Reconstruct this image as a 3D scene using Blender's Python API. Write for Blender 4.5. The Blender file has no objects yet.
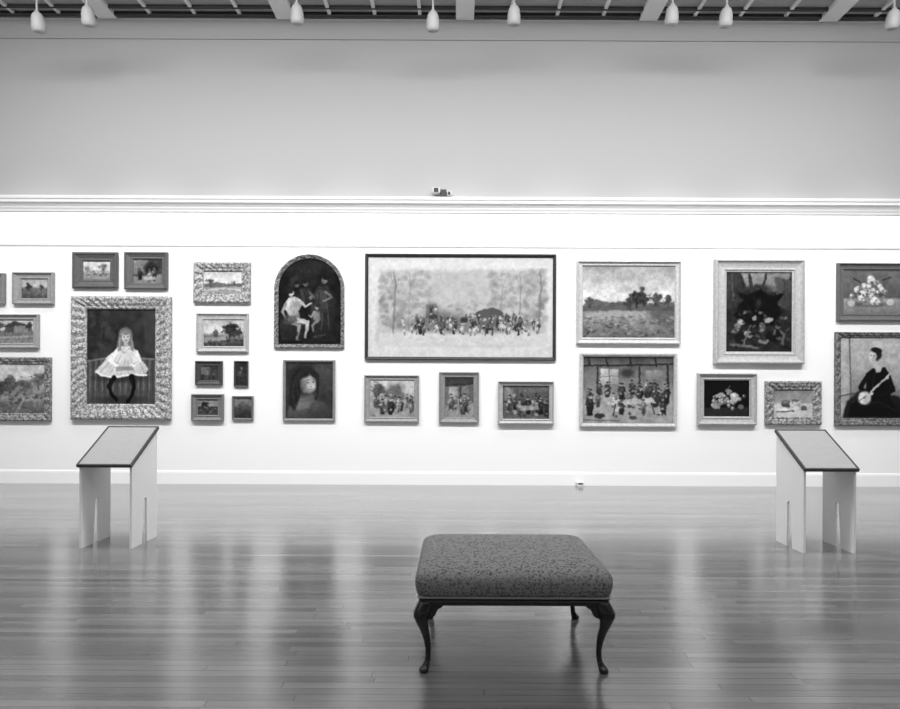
import bpy, bmesh, math
import numpy as np
from mathutils import Matrix, Vector

scene = bpy.context.scene
scene.view_settings.view_transform = 'Standard'
scene.view_settings.look = 'None'
scene.view_settings.exposure = 0
scene.view_settings.gamma = 1

# ---------------------------------------------------------------- constants
H = 1.28; F = 650.0; CX = 455.0; CY = 391.0; WALL = 8.85
ROLL = math.radians(0.25)
CEIL = 6.30

def wp(x, y, d=WALL):
    """measured photo point -> (X, Z) on the vertical plane at depth d"""
    dx, dy = x - CX, y - CY
    c, s = math.cos(ROLL), math.sin(ROLL)
    ux = dx * c + dy * s
    uy = -dx * s + dy * c
    return ux * d / F, H - uy * d / F

def lin(v):
    v = v / 255.0
    return v / 12.92 if v <= 0.04045 else ((v + 0.055) / 1.055) ** 2.4

# ---------------------------------------------------------------- materials
def new_mat(name):
    m = bpy.data.materials.new(name); m.use_nodes = True
    nt = m.node_tree
    return m, nt, nt.nodes['Principled BSDF']

def grey(name, v, rough=0.5, spec=0.5, metal=0.0, noise=0.0, nscale=8.0, bump=0.0, bscale=40.0):
    m, nt, b = new_mat(name)
    l = lin(v)
    b.inputs['Base Color'].default_value = (l, l, l, 1)
    b.inputs['Roughness'].default_value = rough
    b.inputs['Specular IOR Level'].default_value = spec
    b.inputs['Metallic'].default_value = metal
    tc = nt.nodes.new('ShaderNodeTexCoord')
    if noise > 0:
        n = nt.nodes.new('ShaderNodeTexNoise'); n.inputs['Scale'].default_value = nscale
        n.inputs['Detail'].default_value = 5
        r = nt.nodes.new('ShaderNodeValToRGB')
        a, c = l * (1 - noise), min(1, l * (1 + noise))
        r.color_ramp.elements[0].color = (a, a, a, 1); r.color_ramp.elements[0].position = .3
        r.color_ramp.elements[1].color = (c, c, c, 1); r.color_ramp.elements[1].position = .7
        nt.links.new(tc.outputs['Object'], n.inputs['Vector'])
        nt.links.new(n.outputs['Fac'], r.inputs['Fac'])
        nt.links.new(r.outputs['Color'], b.inputs['Base Color'])
    if bump > 0:
        n = nt.nodes.new('ShaderNodeTexNoise'); n.inputs['Scale'].default_value = bscale
        bp = nt.nodes.new('ShaderNodeBump'); bp.inputs['Strength'].default_value = bump
        bp.inputs['Distance'].default_value = 0.01
        nt.links.new(tc.outputs['Object'], n.inputs['Vector'])
        nt.links.new(n.outputs['Fac'], bp.inputs['Height'])
        nt.links.new(bp.outputs['Normal'], b.inputs['Normal'])
    return m

def wall_mat():
    m, nt, b = new_mat('wall_paint')
    g = nt.nodes.new('ShaderNodeNewGeometry'); sp = nt.nodes.new('ShaderNodeSeparateXYZ')
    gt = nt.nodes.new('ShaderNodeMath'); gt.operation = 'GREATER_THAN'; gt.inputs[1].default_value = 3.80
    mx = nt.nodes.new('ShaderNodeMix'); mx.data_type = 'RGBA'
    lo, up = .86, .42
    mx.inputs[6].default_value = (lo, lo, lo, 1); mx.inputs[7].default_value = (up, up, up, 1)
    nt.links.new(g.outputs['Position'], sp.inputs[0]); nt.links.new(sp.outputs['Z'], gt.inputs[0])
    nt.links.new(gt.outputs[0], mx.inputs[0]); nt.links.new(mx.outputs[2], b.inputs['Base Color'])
    b.inputs['Roughness'].default_value = .8; b.inputs['Specular IOR Level'].default_value = .1
    return m

def floor_mat():
    m, nt, b = new_mat('wood_strip_floor')
    L = nt.links.new
    g = nt.nodes.new('ShaderNodeNewGeometry')
    br = nt.nodes.new('ShaderNodeTexBrick')
    br.offset = 0.37; br.offset_frequency = 2; br.squash = 1.0
    br.inputs['Scale'].default_value = 1.0
    br.inputs['Brick Width'].default_value = 1.9
    br.inputs['Row Height'].default_value = 0.057
    br.inputs['Mortar Size'].default_value = 0.002
    br.inputs['Mortar Smooth'].default_value = 0.1
    br.inputs['Bias'].default_value = 0.0
    c1, c2 = lin(86), lin(128)
    br.inputs['Color1'].default_value = (c1,)*3 + (1,)
    br.inputs['Color2'].default_value = (c2,)*3 + (1,)
    br.inputs['Mortar'].default_value = (lin(28),)*3 + (1,)
    sp = nt.nodes.new('ShaderNodeSeparateXYZ'); L(g.outputs['Position'], sp.inputs[0])
    dv = nt.nodes.new('ShaderNodeMath'); dv.operation = 'DIVIDE'; dv.inputs[1].default_value = 0.057
    fl = nt.nodes.new('ShaderNodeMath'); fl.operation = 'FLOOR'
    wn = nt.nodes.new('ShaderNodeTexWhiteNoise'); wn.noise_dimensions = '1D'
    mu = nt.nodes.new('ShaderNodeMath'); mu.operation = 'MULTIPLY'; mu.inputs[1].default_value = 1.9
    ad = nt.nodes.new('ShaderNodeMath'); ad.operation = 'ADD'
    cb = nt.nodes.new('ShaderNodeCombineXYZ')
    L(sp.outputs['Y'], dv.inputs[0]); L(dv.outputs[0], fl.inputs[0]); L(fl.outputs[0], wn.inputs['W'])
    L(wn.outputs['Value'], mu.inputs[0]); L(mu.outputs[0], ad.inputs[0]); L(sp.outputs['X'], ad.inputs[1])
    L(ad.outputs[0], cb.inputs['X']); L(sp.outputs['Y'], cb.inputs['Y'])
    L(cb.outputs[0], br.inputs['Vector'])
    mp = nt.nodes.new('ShaderNodeMapping'); mp.inputs['Scale'].default_value = (1.2, 34, 1)
    L(cb.outputs[0], mp.inputs['Vector'])
    n = nt.nodes.new('ShaderNodeTexNoise'); n.inputs['Scale'].default_value = 2.0; n.inputs['Detail'].default_value = 4
    L(mp.outputs[0], n.inputs['Vector'])
    mr = nt.nodes.new('ShaderNodeMapRange'); mr.inputs[1].default_value = .3; mr.inputs[2].default_value = .7
    mr.inputs[3].default_value = .88; mr.inputs[4].default_value = 1.12
    L(n.outputs['Fac'], mr.inputs[0])
    mx = nt.nodes.new('ShaderNodeMix'); mx.data_type = 'RGBA'; mx.blend_type = 'MULTIPLY'; mx.inputs[0].default_value = 1
    L(br.outputs['Color'], mx.inputs[6]); L(mr.outputs[0], mx.inputs[7])
    L(mx.outputs[2], b.inputs['Base Color'])
    mr2 = nt.nodes.new('ShaderNodeMapRange'); mr2.inputs[1].default_value = .3; mr2.inputs[2].default_value = .7
    mr2.inputs[3].default_value = .19; mr2.inputs[4].default_value = .27
    L(n.outputs['Fac'], mr2.inputs[0]); L(mr2.outputs[0], b.inputs['Roughness'])
    b.inputs['IOR'].default_value = 1.6
    b.inputs['Coat Weight'].default_value = .65; b.inputs['Coat Roughness'].default_value = .165; b.inputs['Coat IOR'].default_value = 1.55
    hs = nt.nodes.new('ShaderNodeMath'); hs.operation = 'MULTIPLY_ADD'; hs.inputs[1].default_value = -1.0
    sc = nt.nodes.new('ShaderNodeMath'); sc.operation = 'MULTIPLY'; sc.inputs[1].default_value = .05
    L(n.outputs['Fac'], sc.inputs[0]); L(br.outputs['Fac'], hs.inputs[0]); L(sc.outputs[0], hs.inputs[2])
    bp = nt.nodes.new('ShaderNodeBump'); bp.inputs['Strength'].default_value = .25; bp.inputs['Distance'].default_value = .002
    L(hs.outputs[0], bp.inputs['Height'])
    L(bp.outputs['Normal'], b.inputs['Normal'])
    return m

def fabric_mat():
    m, nt, b = new_mat('patterned_upholstery'); L = nt.links.new
    tc = nt.nodes.new('ShaderNodeTexCoord')
    vo = nt.nodes.new('ShaderNodeTexVoronoi'); vo.inputs['Scale'].default_value = 75
    wv = nt.nodes.new('ShaderNodeTexWave'); wv.wave_type = 'BANDS'; wv.bands_direction = 'Y'
    wv.inputs['Scale'].default_value = 12; wv.inputs['Distortion'].default_value = 9
    wv.inputs['Detail'].default_value = 1; wv.inputs['Detail Scale'].default_value = 4.5
    wv2 = nt.nodes.new('ShaderNodeTexWave'); wv2.bands_direction = 'Z'; wv2.inputs['Scale'].default_value = 16; wv2.inputs['Distortion'].default_value = 9
    wv2.inputs['Detail Scale'].default_value = 5
    for q in (vo, wv, wv2): L(tc.outputs['Object'], q.inputs['Vector'])
    g = nt.nodes.new('ShaderNodeNewGeometry'); sx = nt.nodes.new('ShaderNodeSeparateXYZ'); L(g.outputs['Normal'], sx.inputs[0])
    gm = nt.nodes.new('ShaderNodeMix'); gm.data_type = 'FLOAT'
    L(sx.outputs['Z'], gm.inputs[0]); L(wv2.outputs['Fac'], gm.inputs[2]); L(wv.outputs['Fac'], gm.inputs[3])
    ad = nt.nodes.new('ShaderNodeMath'); ad.operation = 'MULTIPLY_ADD'; ad.inputs[1].default_value = .8
    L(gm.outputs[0], ad.inputs[0]); L(vo.outputs['Distance'], ad.inputs[2])
    r = nt.nodes.new('ShaderNodeValToRGB')
    a, c = lin(84), lin(148)
    r.color_ramp.elements[0].color = (a, a, a, 1); r.color_ramp.elements[0].position = .3
    r.color_ramp.elements[1].color = (c, c, c, 1); r.color_ramp.elements[1].position = 1.0
    L(ad.outputs[0], r.inputs[0]); L(r.outputs[0], b.inputs['Base Color'])
    b.inputs['Roughness'].default_value = .9; b.inputs['Specular IOR Level'].default_value = .15
    bp = nt.nodes.new('ShaderNodeBump'); bp.inputs['Strength'].default_value = .5; bp.inputs['Distance'].default_value = .004
    L(ad.outputs[0], bp.inputs['Height']); L(bp.outputs[0], b.inputs['Normal'])
    return m

def ornate_mat(v):
    m, nt, b = new_mat('carved_gilt_%d' % v); L = nt.links.new
    tc = nt.nodes.new('ShaderNodeTexCoord')
    vo = nt.nodes.new('ShaderNodeTexVoronoi'); vo.inputs['Scale'].default_value = 34
    n = nt.nodes.new('ShaderNodeTexNoise'); n.inputs['Scale'].default_value = 45
    L(tc.outputs['Object'], vo.inputs['Vector']); L(tc.outputs['Object'], n.inputs['Vector'])
    ad = nt.nodes.new('ShaderNodeMath'); ad.operation = 'ADD'
    L(vo.outputs['Distance'], ad.inputs[0]); L(n.outputs['Fac'], ad.inputs[1])
    r = nt.nodes.new('ShaderNodeValToRGB')
    a, c = lin(min(240, v + 22)), lin(v * .66)
    r.color_ramp.elements[0].color = (a, a, a, 1); r.color_ramp.elements[0].position = .35
    r.color_ramp.elements[1].color = (c, c, c, 1); r.color_ramp.elements[1].position = .95
    mr = nt.nodes.new('ShaderNodeMapRange'); mr.inputs[1].default_value = .3; mr.inputs[2].default_value = 1.3
    L(ad.outputs[0], mr.inputs[0]); L(mr.outputs[0], r.inputs[0]); L(r.outputs[0], b.inputs['Base Color'])
    b.inputs['Roughness'].default_value = .45; b.inputs['Specular IOR Level'].default_value = .3
    bp = nt.nodes.new('ShaderNodeBump'); bp.inputs['Strength'].default_value = .5; bp.inputs['Distance'].default_value = .008
    bp.invert = True
    L(ad.outputs[0], bp.inputs['Height']); L(bp.outputs[0], b.inputs['Normal'])
    return m

def canvas_mat():
    m, nt, b = new_mat('oil_on_canvas')
    at = nt.nodes.new('ShaderNodeAttribute'); at.attribute_name = 'paint'
    nt.links.new(at.outputs['Color'], b.inputs['Base Color'])
    b.inputs['Roughness'].default_value = .7; b.inputs['Specular IOR Level'].default_value = .06
    return m

M_WALL = wall_mat(); M_FLOOR = floor_mat(); M_FAB = fabric_mat(); M_CANVAS = canvas_mat()
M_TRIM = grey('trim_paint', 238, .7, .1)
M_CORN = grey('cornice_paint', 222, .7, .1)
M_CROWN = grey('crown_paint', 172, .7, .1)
M_CEIL = grey('ceiling_dark', 165, .7, .2)
M_BEAM = grey('beam_paint', 238, .6, .3)
M_BAR = grey('muntin_paint', 232, .6, .3)
M_DARKBAR = grey('dark_bar', 60, .6, .3)
M_WOOD = grey('dark_mahogany', 28, .22, .6, noise=.3, nscale=20)
M_BRASS = grey('gimp_trim', 150, .5, .4, bump=.5, bscale=300)
M_LECT = grey('lectern_white_laminate', 246, .45, .3)
M_PANEL = grey('lectern_panel_edge', 70, .5, .4)
M_LAMP = grey('lamp_white_enamel', 186, .5, .4)
M_BLACK = grey('black_plastic', 35, .5, .4)
M_WHITEPL = grey('white_plastic', 215, .4, .5)

# ---------------------------------------------------------------- helpers
def link(o, parent=None):
    scene.collection.objects.link(o)
    if parent is not None: o.parent = parent
    return o

def obj(name, verts, faces, mat, parent=None, smooth=False):
    me = bpy.data.meshes.new(name)
    me.from_pydata([tuple(v) for v in verts], [], [tuple(f) for f in faces])
    bm = bmesh.new(); bm.from_mesh(me)
    bmesh.ops.recalc_face_normals(bm, faces=bm.faces)
    bm.to_mesh(me); bm.free()
    me.materials.append(mat)
    if smooth:
        for p in me.polygons: p.use_smooth = True
    return link(bpy.data.objects.new(name, me), parent)

def boxgeo(x0, x1, y0, y1, z0, z1):
    v = [(x0,y0,z0),(x1,y0,z0),(x1,y1,z0),(x0,y1,z0),(x0,y0,z1),(x1,y0,z1),(x1,y1,z1),(x0,y1,z1)]
    f = [(0,3,2,1),(4,5,6,7),(0,1,5,4),(1,2,6,5),(2,3,7,6),(3,0,4,7)]
    return v, f

def box(name, x0, x1, y0, y1, z0, z1, mat, parent=None, bevel=0):
    v, f = boxgeo(x0, x1, y0, y1, z0, z1)
    o = obj(name, v, f, mat, parent)
    if bevel:
        md = o.modifiers.new('bevel', 'BEVEL'); md.width = bevel; md.segments = 3
    return o

def multibox(name, boxes, mat, parent=None):
    V, Fc = [], []
    for b in boxes:
        v, f = boxgeo(*b); k = len(V); V += v; Fc += [tuple(i + k for i in q) for q in f]
    return obj(name, V, Fc, mat, parent)

def empty(name, loc):
    e = bpy.data.objects.new(name, None); e.location = loc
    e.empty_display_size = .1
    scene.collection.objects.link(e); return e

def extrude_x(name, prof, x0, x1, mat):
    n = len(prof)
    V = [(x0, y, z) for y, z in prof] + [(x1, y, z) for y, z in prof]
    Fc = [(i, (i+1) % n, n + (i+1) % n, n + i) for i in range(n)]
    Fc += [tuple(range(n)), tuple(range(n, 2*n))]
    return obj(name, V, Fc, mat)

# ---------------------------------------------------------------- room shell
XL, XR, YB = -9.0, 9.0, -5.0
box('floor', XL, XR, YB, WALL, -.1, 0, M_FLOOR)
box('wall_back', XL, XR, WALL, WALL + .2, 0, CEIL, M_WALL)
box('wall_left', XL - .2, XL, YB, WALL, 0, CEIL, M_WALL)
box('wall_right', XR, XR + .2, YB, WALL, 0, CEIL, M_WALL)
box('wall_front', XL, XR, YB - .2, YB, 0, CEIL, M_WALL)
box('ceiling', XL, XR, YB, WALL + .2, CEIL, CEIL + .15, M_CEIL)
bm_x = [wp(p, 12, 8.6)[0] for p in (-80, 104, 284, 465, 650, 832, 1010)]
multibox('trim_1', [(x - .12, x + .12, YB, WALL - .16, CEIL - .06, CEIL) for x in bm_x], M_BEAM)
bars = []
for a, c in zip(bm_x[:-1], bm_x[1:]):
    for k in range(1, 4):
        x = a + (c - a) * k / 4
        bars.append((x - .022, x + .022, YB, WALL - .17, CEIL - .035, CEIL))
multibox('trim_2', bars, M_BAR)
multibox('trim_3', [(XL, XR, 8.47, 8.50, CEIL - .04, CEIL), (XL, XR, 8.62, 8.66, CEIL - .05, CEIL)] +
         [(XL, XR, y, y + .05, CEIL - .04, CEIL) for y in np.arange(-4.5, 8.2, .8)], M_DARKBAR)
W = WALL
crown = [(W, 6.05), (W-.02, 6.05), (W-.025, 6.075), (W-.012, 6.085)]
for k in range(9):
    a = k / 8 * math.pi / 2
    crown.append((W - .012 - .118 * (1 - math.cos(a)), 6.095 + .145 * math.sin(a)))
crown += [(W-.15, 6.245), (W-.15, CEIL), (W, CEIL)]
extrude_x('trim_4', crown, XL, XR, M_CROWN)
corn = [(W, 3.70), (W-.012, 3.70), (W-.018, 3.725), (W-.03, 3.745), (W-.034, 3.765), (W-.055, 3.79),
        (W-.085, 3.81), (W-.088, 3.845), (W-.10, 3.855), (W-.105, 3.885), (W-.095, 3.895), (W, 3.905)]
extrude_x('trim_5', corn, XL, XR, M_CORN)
rail = [(W, 3.232), (W-.010, 3.232), (W-.016, 3.245), (W-.016, 3.258), (W-.010, 3.27), (W, 3.275)]
extrude_x('trim_6', rail, XL, XR, M_TRIM)
base = [(W, 0), (W-.014, 0), (W-.013, .15), (W-.009, .175), (W, .182)]
extrude_x('baseboard_back', base, XL, XR, M_WALL)

# ---------------------------------------------------------------- painter
R = 2.0
def vnoise(X, Y, sc, seed):
    x = X / sc + seed * 17.3; y = Y / sc + seed * 5.7
    ix = np.floor(x); iy = np.floor(y); fx = x - ix; fy = y - iy
    fx = fx * fx * (3 - 2 * fx); fy = fy * fy * (3 - 2 * fy)
    def h(a, b):
        t = np.sin(a * 127.1 + b * 311.7 + seed * 74.7) * 43758.5453
        return t - np.floor(t)
    return (h(ix, iy) * (1 - fx) * (1 - fy) + h(ix + 1, iy) * fx * (1 - fy) +
            h(ix, iy + 1) * (1 - fx) * fy + h(ix + 1, iy + 1) * fx * fy) * 2 - 1

class Cv:
    def __init__(s, box, bg=80, seed=1, warp=.7):
        x0, y0, x1, y1 = box; s.box = box
        s.nx = max(6, int((x1 - x0) * R) + 1); s.ny = max(6, int((y1 - y0) * R) + 1)
        s.GX, s.GY = np.meshgrid(np.linspace(x0, x1, s.nx), np.linspace(y0, y1, s.ny))
        s.X = s.GX + warp * (vnoise(s.GX, s.GY, 3.1, seed + 3) + .5 * vnoise(s.GX, s.GY, 1.3, seed + 4))
        s.Y = s.GY + warp * (vnoise(s.GX, s.GY, 3.1, seed + 9) + .5 * vnoise(s.GX, s.GY, 1.3, seed + 8))
        s.A = np.full(s.GX.shape, float(bg)); s.seed = seed
        s.rng = np.random.RandomState(seed); s.tex = .10; s.gain = 1.0
    def G(s, *st):
        s.A = np.interp(s.Y, [a for a, _ in st], [b for _, b in st]); return s
    def mix(s, m, v, a=1):
        m = np.clip(m, 0, 1) * a; s.A = s.A * (1 - m) + v * m; return s
    def E(s, cx, cy, rx, ry, v, rot=0, soft=.3, a=1):
        r = math.radians(rot); c, n = math.cos(r), math.sin(r)
        u = ((s.X - cx) * c + (s.Y - cy) * n) / rx; w = (-(s.X - cx) * n + (s.Y - cy) * c) / ry
        return s.mix((1 - np.sqrt(u*u + w*w)) / soft + .5, v, a)
    def seg(s, p, q):
        dx, dy = q[0] - p[0], q[1] - p[1]; l = dx*dx + dy*dy + 1e-9
        t = np.clip(((s.X - p[0]) * dx + (s.Y - p[1]) * dy) / l, 0, 1)
        return np.hypot(s.X - p[0] - t * dx, s.Y - p[1] - t * dy), t
    def L(s, pts, w, v, a=1, w2=None, soft=.7):
        w2 = w if w2 is None else w2; n = len(pts) - 1
        m = np.zeros_like(s.A)
        for i in range(n):
            d, t = s.seg(pts[i], pts[i+1])
            ww = w + (w2 - w) * (i + t) / n
            m = np.maximum(m, np.clip((ww / 2 - d) / soft + .5, 0, 1))
        return s.mix(m, v, a)
    def P(s, pts, v, a=1, soft=.9, v2=None):
        """polygon; v2 = value toward lower right for shading"""
        ins = np.zeros(s.A.shape, bool); dm = np.full(s.A.shape, 1e9)
        n = len(pts)
        for i in range(n):
            p, q = pts[i], pts[(i+1) % n]
            d, _ = s.seg(p, q); dm = np.minimum(dm, d)
            if p[1] != q[1]:
                c = ((p[1] > s.Y) != (q[1] > s.Y)) & (s.X < (q[0]-p[0]) * (s.Y - p[1]) / (q[1]-p[1]) + p[0])
                ins ^= c
        sd = np.where(ins, dm, -dm)
        if v2 is not None:
            xs = [p[0] for p in pts]; ys = [p[1] for p in pts]
            t = ((s.X - min(xs)) / (max(xs) - min(xs) + .01) + (s.Y - min(ys)) / (max(ys) - min(ys) + .01)) / 2
            v = v + (v2 - v) * np.clip(t, 0, 1)
        return s.mix(sd / soft + .5, v, a)
    def N(s, amp, sc=3, ax=1.0):
        s.seed += 1
        n = vnoise(s.GX / ax, s.GY, sc, s.seed) * .6 + vnoise(s.GX / ax, s.GY, sc / 2.1, s.seed + 5) * .4
        s.A = s.A + amp * n; return s
    def B(s, x0, x1, y0, y1, n, vals, r=1.5, asp=1.0, a=.8):
        for _ in range(n):
            s.E(s.rng.uniform(x0, x1), s.rng.uniform(y0, y1), r * s.rng.uniform(.6, 1.4), r * asp * s.rng.uniform(.6, 1.4),
                s.rng.choice(vals), s.rng.uniform(-40, 40), .6, a)
        return s
    def man(s, x, y, h, body, head=165, lean=0):
        """small painted figure; y = feet, h = height; loosely brushed, lit from the left"""
        r = s.rng; k = r.uniform(-.06, .06) * h
        s.P([(x-h*.10+lean, y-h*.80), (x+h*.11+lean, y-h*.79), (x+h*.16+k, y-h*.38), (x+h*.15, y), (x-h*.13, y), (x-h*.15, y-h*.4)], body, .95, .9, body * .62)
        s.L([(x-h*.1+lean, y-h*.72), (x-h*.2+k, y-h*.52), (x-h*.02, y-h*.45)], h*.08, body * .8 + 20, .9)
        s.L([(x+h*.1+lean, y-h*.72), (x+h*.2+k, y-h*.55)], h*.08, body * .7, .9)
        s.E(x + k, y - h * r.uniform(.55, .68), h * .07, h * .09, min(235, body + 55), 20, .6, .6)
        s.L([(x + r.uniform(-.05, .05)*h, y - h*.36), (x, y)], h * .06, 38, .7)
        s.E(x + lean, y - h * .89, h * .075, h * .095, head, 0, .5, .9)
        s.E(x + lean + h*.02, y - h * .95, h * .085, h * .05, 48, 0, .5, .9)
        return s
    def crowd(s, x0, x1, y0, y1, n, h, vals):
        L_ = sorted([(s.rng.uniform(y0, y1), s.rng.uniform(x0, x1)) for _ in range(n)])
        for y, x in L_:
            s.man(x, y, h * s.rng.uniform(.75, 1.2), s.rng.choice(vals), s.rng.choice([175, 150, 120]), s.rng.uniform(-.8, .8))
        return s
    def tree(s, x, y, r, v, n=14, trunk=True, asp=1.0):
        if trunk: s.L([(x, y + r * 1.6), (x, y)], max(.8, r * .2), v * .8)
        for _ in range(n):
            s.E(x + s.rng.normal(0, r * .5), y + s.rng.normal(0, r * .42 * asp), r * .42, r * .36, v + s.rng.uniform(-14, 10), 0, .8, .8)
        for _ in range(n * 2):
            s.E(x + s.rng.normal(0, r * .6), y + s.rng.normal(0, r * .5 * asp), r * .16, r * .13, v + s.rng.uniform(-25, 34), 0, .8, .7)
        return s
    def finish(s):
        A = np.pad(s.A, 1, mode='edge')
        A = (A[1:-1, 1:-1] * 2 + A[:-2, 1:-1] + A[2:, 1:-1] + A[1:-1, :-2] + A[1:-1, 2:]) / 6
        n = .5 * vnoise(s.GX, s.GY, 1.0, s.seed + 31) + .6 * vnoise(s.GX, s.GY, 2.6, s.seed + 37) + .5 * vnoise(s.GX, s.GY, 7, s.seed + 41)
        A = A * (1 + s.tex * n) * s.gain
        A = np.clip(A, 1, 255)
        return 238 * (A / 245) ** 1.18

def style_profile(style, dep):
    if style == 'thin':
        return [(0, 0), (0, dep), (.25, dep*1.1), (.6, dep), (1, dep*.6), (1, .006)]
    if style == 'plain':
        return [(0, 0), (0, dep*.8), (.1, dep), (.22, dep), (.3, dep*.8), (.7, dep*.5), (.8, dep*.55), (.9, dep*.5), (1, dep*.35), (1, .006)]
    if style == 'cove':
        return [(0, 0), (0, dep*.6), (.06, dep), (.16, dep*1.05), (.22, dep*.85), (.35, dep*.62), (.55, dep*.5), (.7, dep*.48), (.76, dep*.58), (.84, dep*.58), (.9, dep*.4), (1, dep*.35), (1, .006)]
    return [(0, 0), (0, dep*.6), (.07, dep*.9), (.16, dep), (.26, dep*.95), (.36, dep*.8), (.48, dep*.85), (.6, dep*.75), (.7, dep*.55), (.8, dep*.5), (.88, dep*.58), (.94, dep*.45), (1, dep*.4), (1, .006)]

frame_mats = {}
def frame_mat(v, orn):
    k = (v, orn)
    if k not in frame_mats:
        frame_mats[k] = ornate_mat(v) if orn else grey('frame_gilt_%d' % v, v * .94, .4, .3, noise=.15, nscale=25, bump=.2)
    return frame_mats[k]

def painting(name, outer, cv, style='plain', fv=120, dep=.06, arch=False):
    inner = cv.box
    D = WALL - dep * .8; S = D / F
    cxp, cyp = (outer[0] + outer[2]) / 2, (outer[1] + outer[3]) / 2
    X0, Z0 = wp(cxp, cyp, D)
    def loc(px, py): return ((px - cxp) * S, -(py - cyp) * S)
    root = empty(name, (X0, WALL, Z0))
    ol, ot = loc(outer[0], outer[1]); orr, ob = loc(outer[2], outer[3])
    il, it = loc(inner[0], inner[1]); ir, ib = loc(inner[2], inner[3])
    step = .02 if style == 'ornate' else .06
    def lerp(a, b, t): return a + (b - a) * t
    def contour(t):
        l, tp, r, bt = lerp(ol, il, t), lerp(ot, it, t), lerp(orr, ir, t), lerp(ob, ib, t)
        pts = []
        nw = max(4, int((orr - ol) / step)); nh = max(4, int((ot - ob) / step))
        if not arch:
            for i in range(nw): pts.append((lerp(l, r, i / nw), bt))
            for i in range(nh): pts.append((r, lerp(bt, tp, i / nh)))
            for i in range(nw): pts.append((lerp(r, l, i / nw), tp))
            for i in range(nh): pts.append((l, lerp(tp, bt, i / nh)))
        else:
            rx = (r - l) / 2; cxx = (l + r) / 2; sp = tp - rx
            for i in range(nw): pts.append((lerp(l, r, i / nw), bt))
            for i in range(nh): pts.append((r, lerp(bt, sp, i / nh)))
            for i in range(60):
                a = math.pi * i / 60; pts.append((cxx + rx * math.cos(a), sp + rx * math.sin(a)))
            for i in range(nh): pts.append((l, lerp(sp, bt, i / nh)))
        return pts
    prof = style_profile(style, dep)
    V, Fc = [], []
    cs = [contour(t) for t, _ in prof]; n = len(cs[0])
    for j, (t, h) in enumerate(prof):
        for i, (x, z) in enumerate(cs[j]):
            hh = h
            if style == 'ornate' and .05 < t < .9:
                s_ = i * step
                hh += dep * .18 * math.sin(s_ * 2 * math.pi / .12 + t * 5) * math.sin(t * math.pi) + dep * .07 * math.sin(s_ * 2 * math.pi / .05)
            V.append((x, -hh, z))
    for j in range(len(prof) - 1):
        for i in range(n):
            k = (i + 1) % n
            Fc.append((j*n+i, j*n+k, (j+1)*n+k, (j+1)*n+i))
    obj('frame', V, Fc, frame_mat(fv, style == 'ornate'), root, smooth=(style == 'ornate'))
    ny, nx = cv.ny, cv.nx
    gx = (cv.GX - cxp) * S; gz = -(cv.GY - cyp) * S
    co = np.stack([gx.ravel(), np.full(gx.size, -.014), gz.ravel()], 1)
    idx = np.arange(nx * ny).reshape(ny, nx)
    q = np.stack([idx[1:, :-1], idx[1:, 1:], idx[:-1, 1:], idx[:-1, :-1]], -1).reshape(-1, 4)
    if arch:
        rx = (ir - il) / 2; cxx = (il + ir) / 2; sp = it - rx
        qc = co[q].mean(1)
        ok = (qc[:, 2] < sp) | (np.hypot(qc[:, 0] - cxx, qc[:, 2] - sp) < rx * 1.03)
        q = q[ok]
    me = bpy.data.meshes.new('canvas')
    me.vertices.add(len(co)); me.vertices.foreach_set('co', co.ravel())
    me.loops.add(q.size); me.loops.foreach_set('vertex_index', q.ravel().astype(np.int32))
    me.polygons.add(len(q)); me.polygons.foreach_set('loop_start', (np.arange(len(q)) * 4).astype(np.int32))
    me.update(calc_edges=True)
    at = me.color_attributes.new('paint', 'FLOAT_COLOR', 'POINT')
    a = np.clip(cv.finish(), 8, 236).ravel() / 255.0
    a = np.where(a <= .04045, a / 12.92, ((a + .055) / 1.055) ** 2.4)
    at.data.foreach_set('color', np.stack([a, a, a, np.ones_like(a)], 1).ravel().astype(np.float32))
    me.materials.append(M_CANVAS); me.validate()
    link(bpy.data.objects.new('canvas', me), root)
    return root

# ---- left group
c = Cv((-30, 279, -4, 299), 120, 2).N(30); painting('landscape_painting', (-36, 273, 4, 304), c, 'plain', 135)

c = Cv((20, 279, 46, 298), 150, 3).G((279, 180), (286, 195), (288, 130), (298, 85)).tree(27, 286, 3, 70).tree(40, 287, 2.2, 85)
c.B(20, 46, 289, 297, 16, [70, 110, 150], 1.2, .5).N(14, 2); painting('landscape_painting', (12, 272, 53, 304), c, 'cove', 160)

c = Cv((-12, 320, 32, 343), 150, 4).G((320, 205), (330, 200), (331, 120), (343, 145))
c.P([(2, 332), (3, 326), (12, 324), (12, 332)], 110, 1, .9, 80).P([(12, 324), (20, 322), (28, 325), (28, 333), (12, 333)], 140).P([(0, 327), (12, 321), (29, 325), (12, 326)], 75).tree(27, 326, 3, 65).tree(-2, 325, 4, 80)
c.L([(-12, 338), (32, 336)], 1.5, 185, .7).B(-10, 32, 334, 343, 20, [90, 150, 180], 1.2, .4).N(14, 2); painting('landscape_painting', (-20, 314, 38, 348), c, 'cove', 165)

c = Cv((-40, 364, 43, 413), 150, 5).G((364, 195), (378, 205), (385, 155), (413, 105)).N(12, 9)
c.tree(8, 384, 7, 95, 24).tree(24, 386, 6, 105, 18).tree(-2, 388, 6, 80, 16).tree(37, 380, 6, 110, 18).P([(-40, 396), (10, 393), (43, 397), (43, 401), (-40, 402)], 165, .5)
c.B(-40, 43, 392, 412, 70, [65, 90, 135, 110], 2.4, .5, .6).L([(14, 413), (22, 400), (20, 393)], 3, 165, .6, 1).N(20, 3); painting('landscape_painting', (-46, 357, 50, 421), c, 'ornate', 140, .06)

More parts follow.
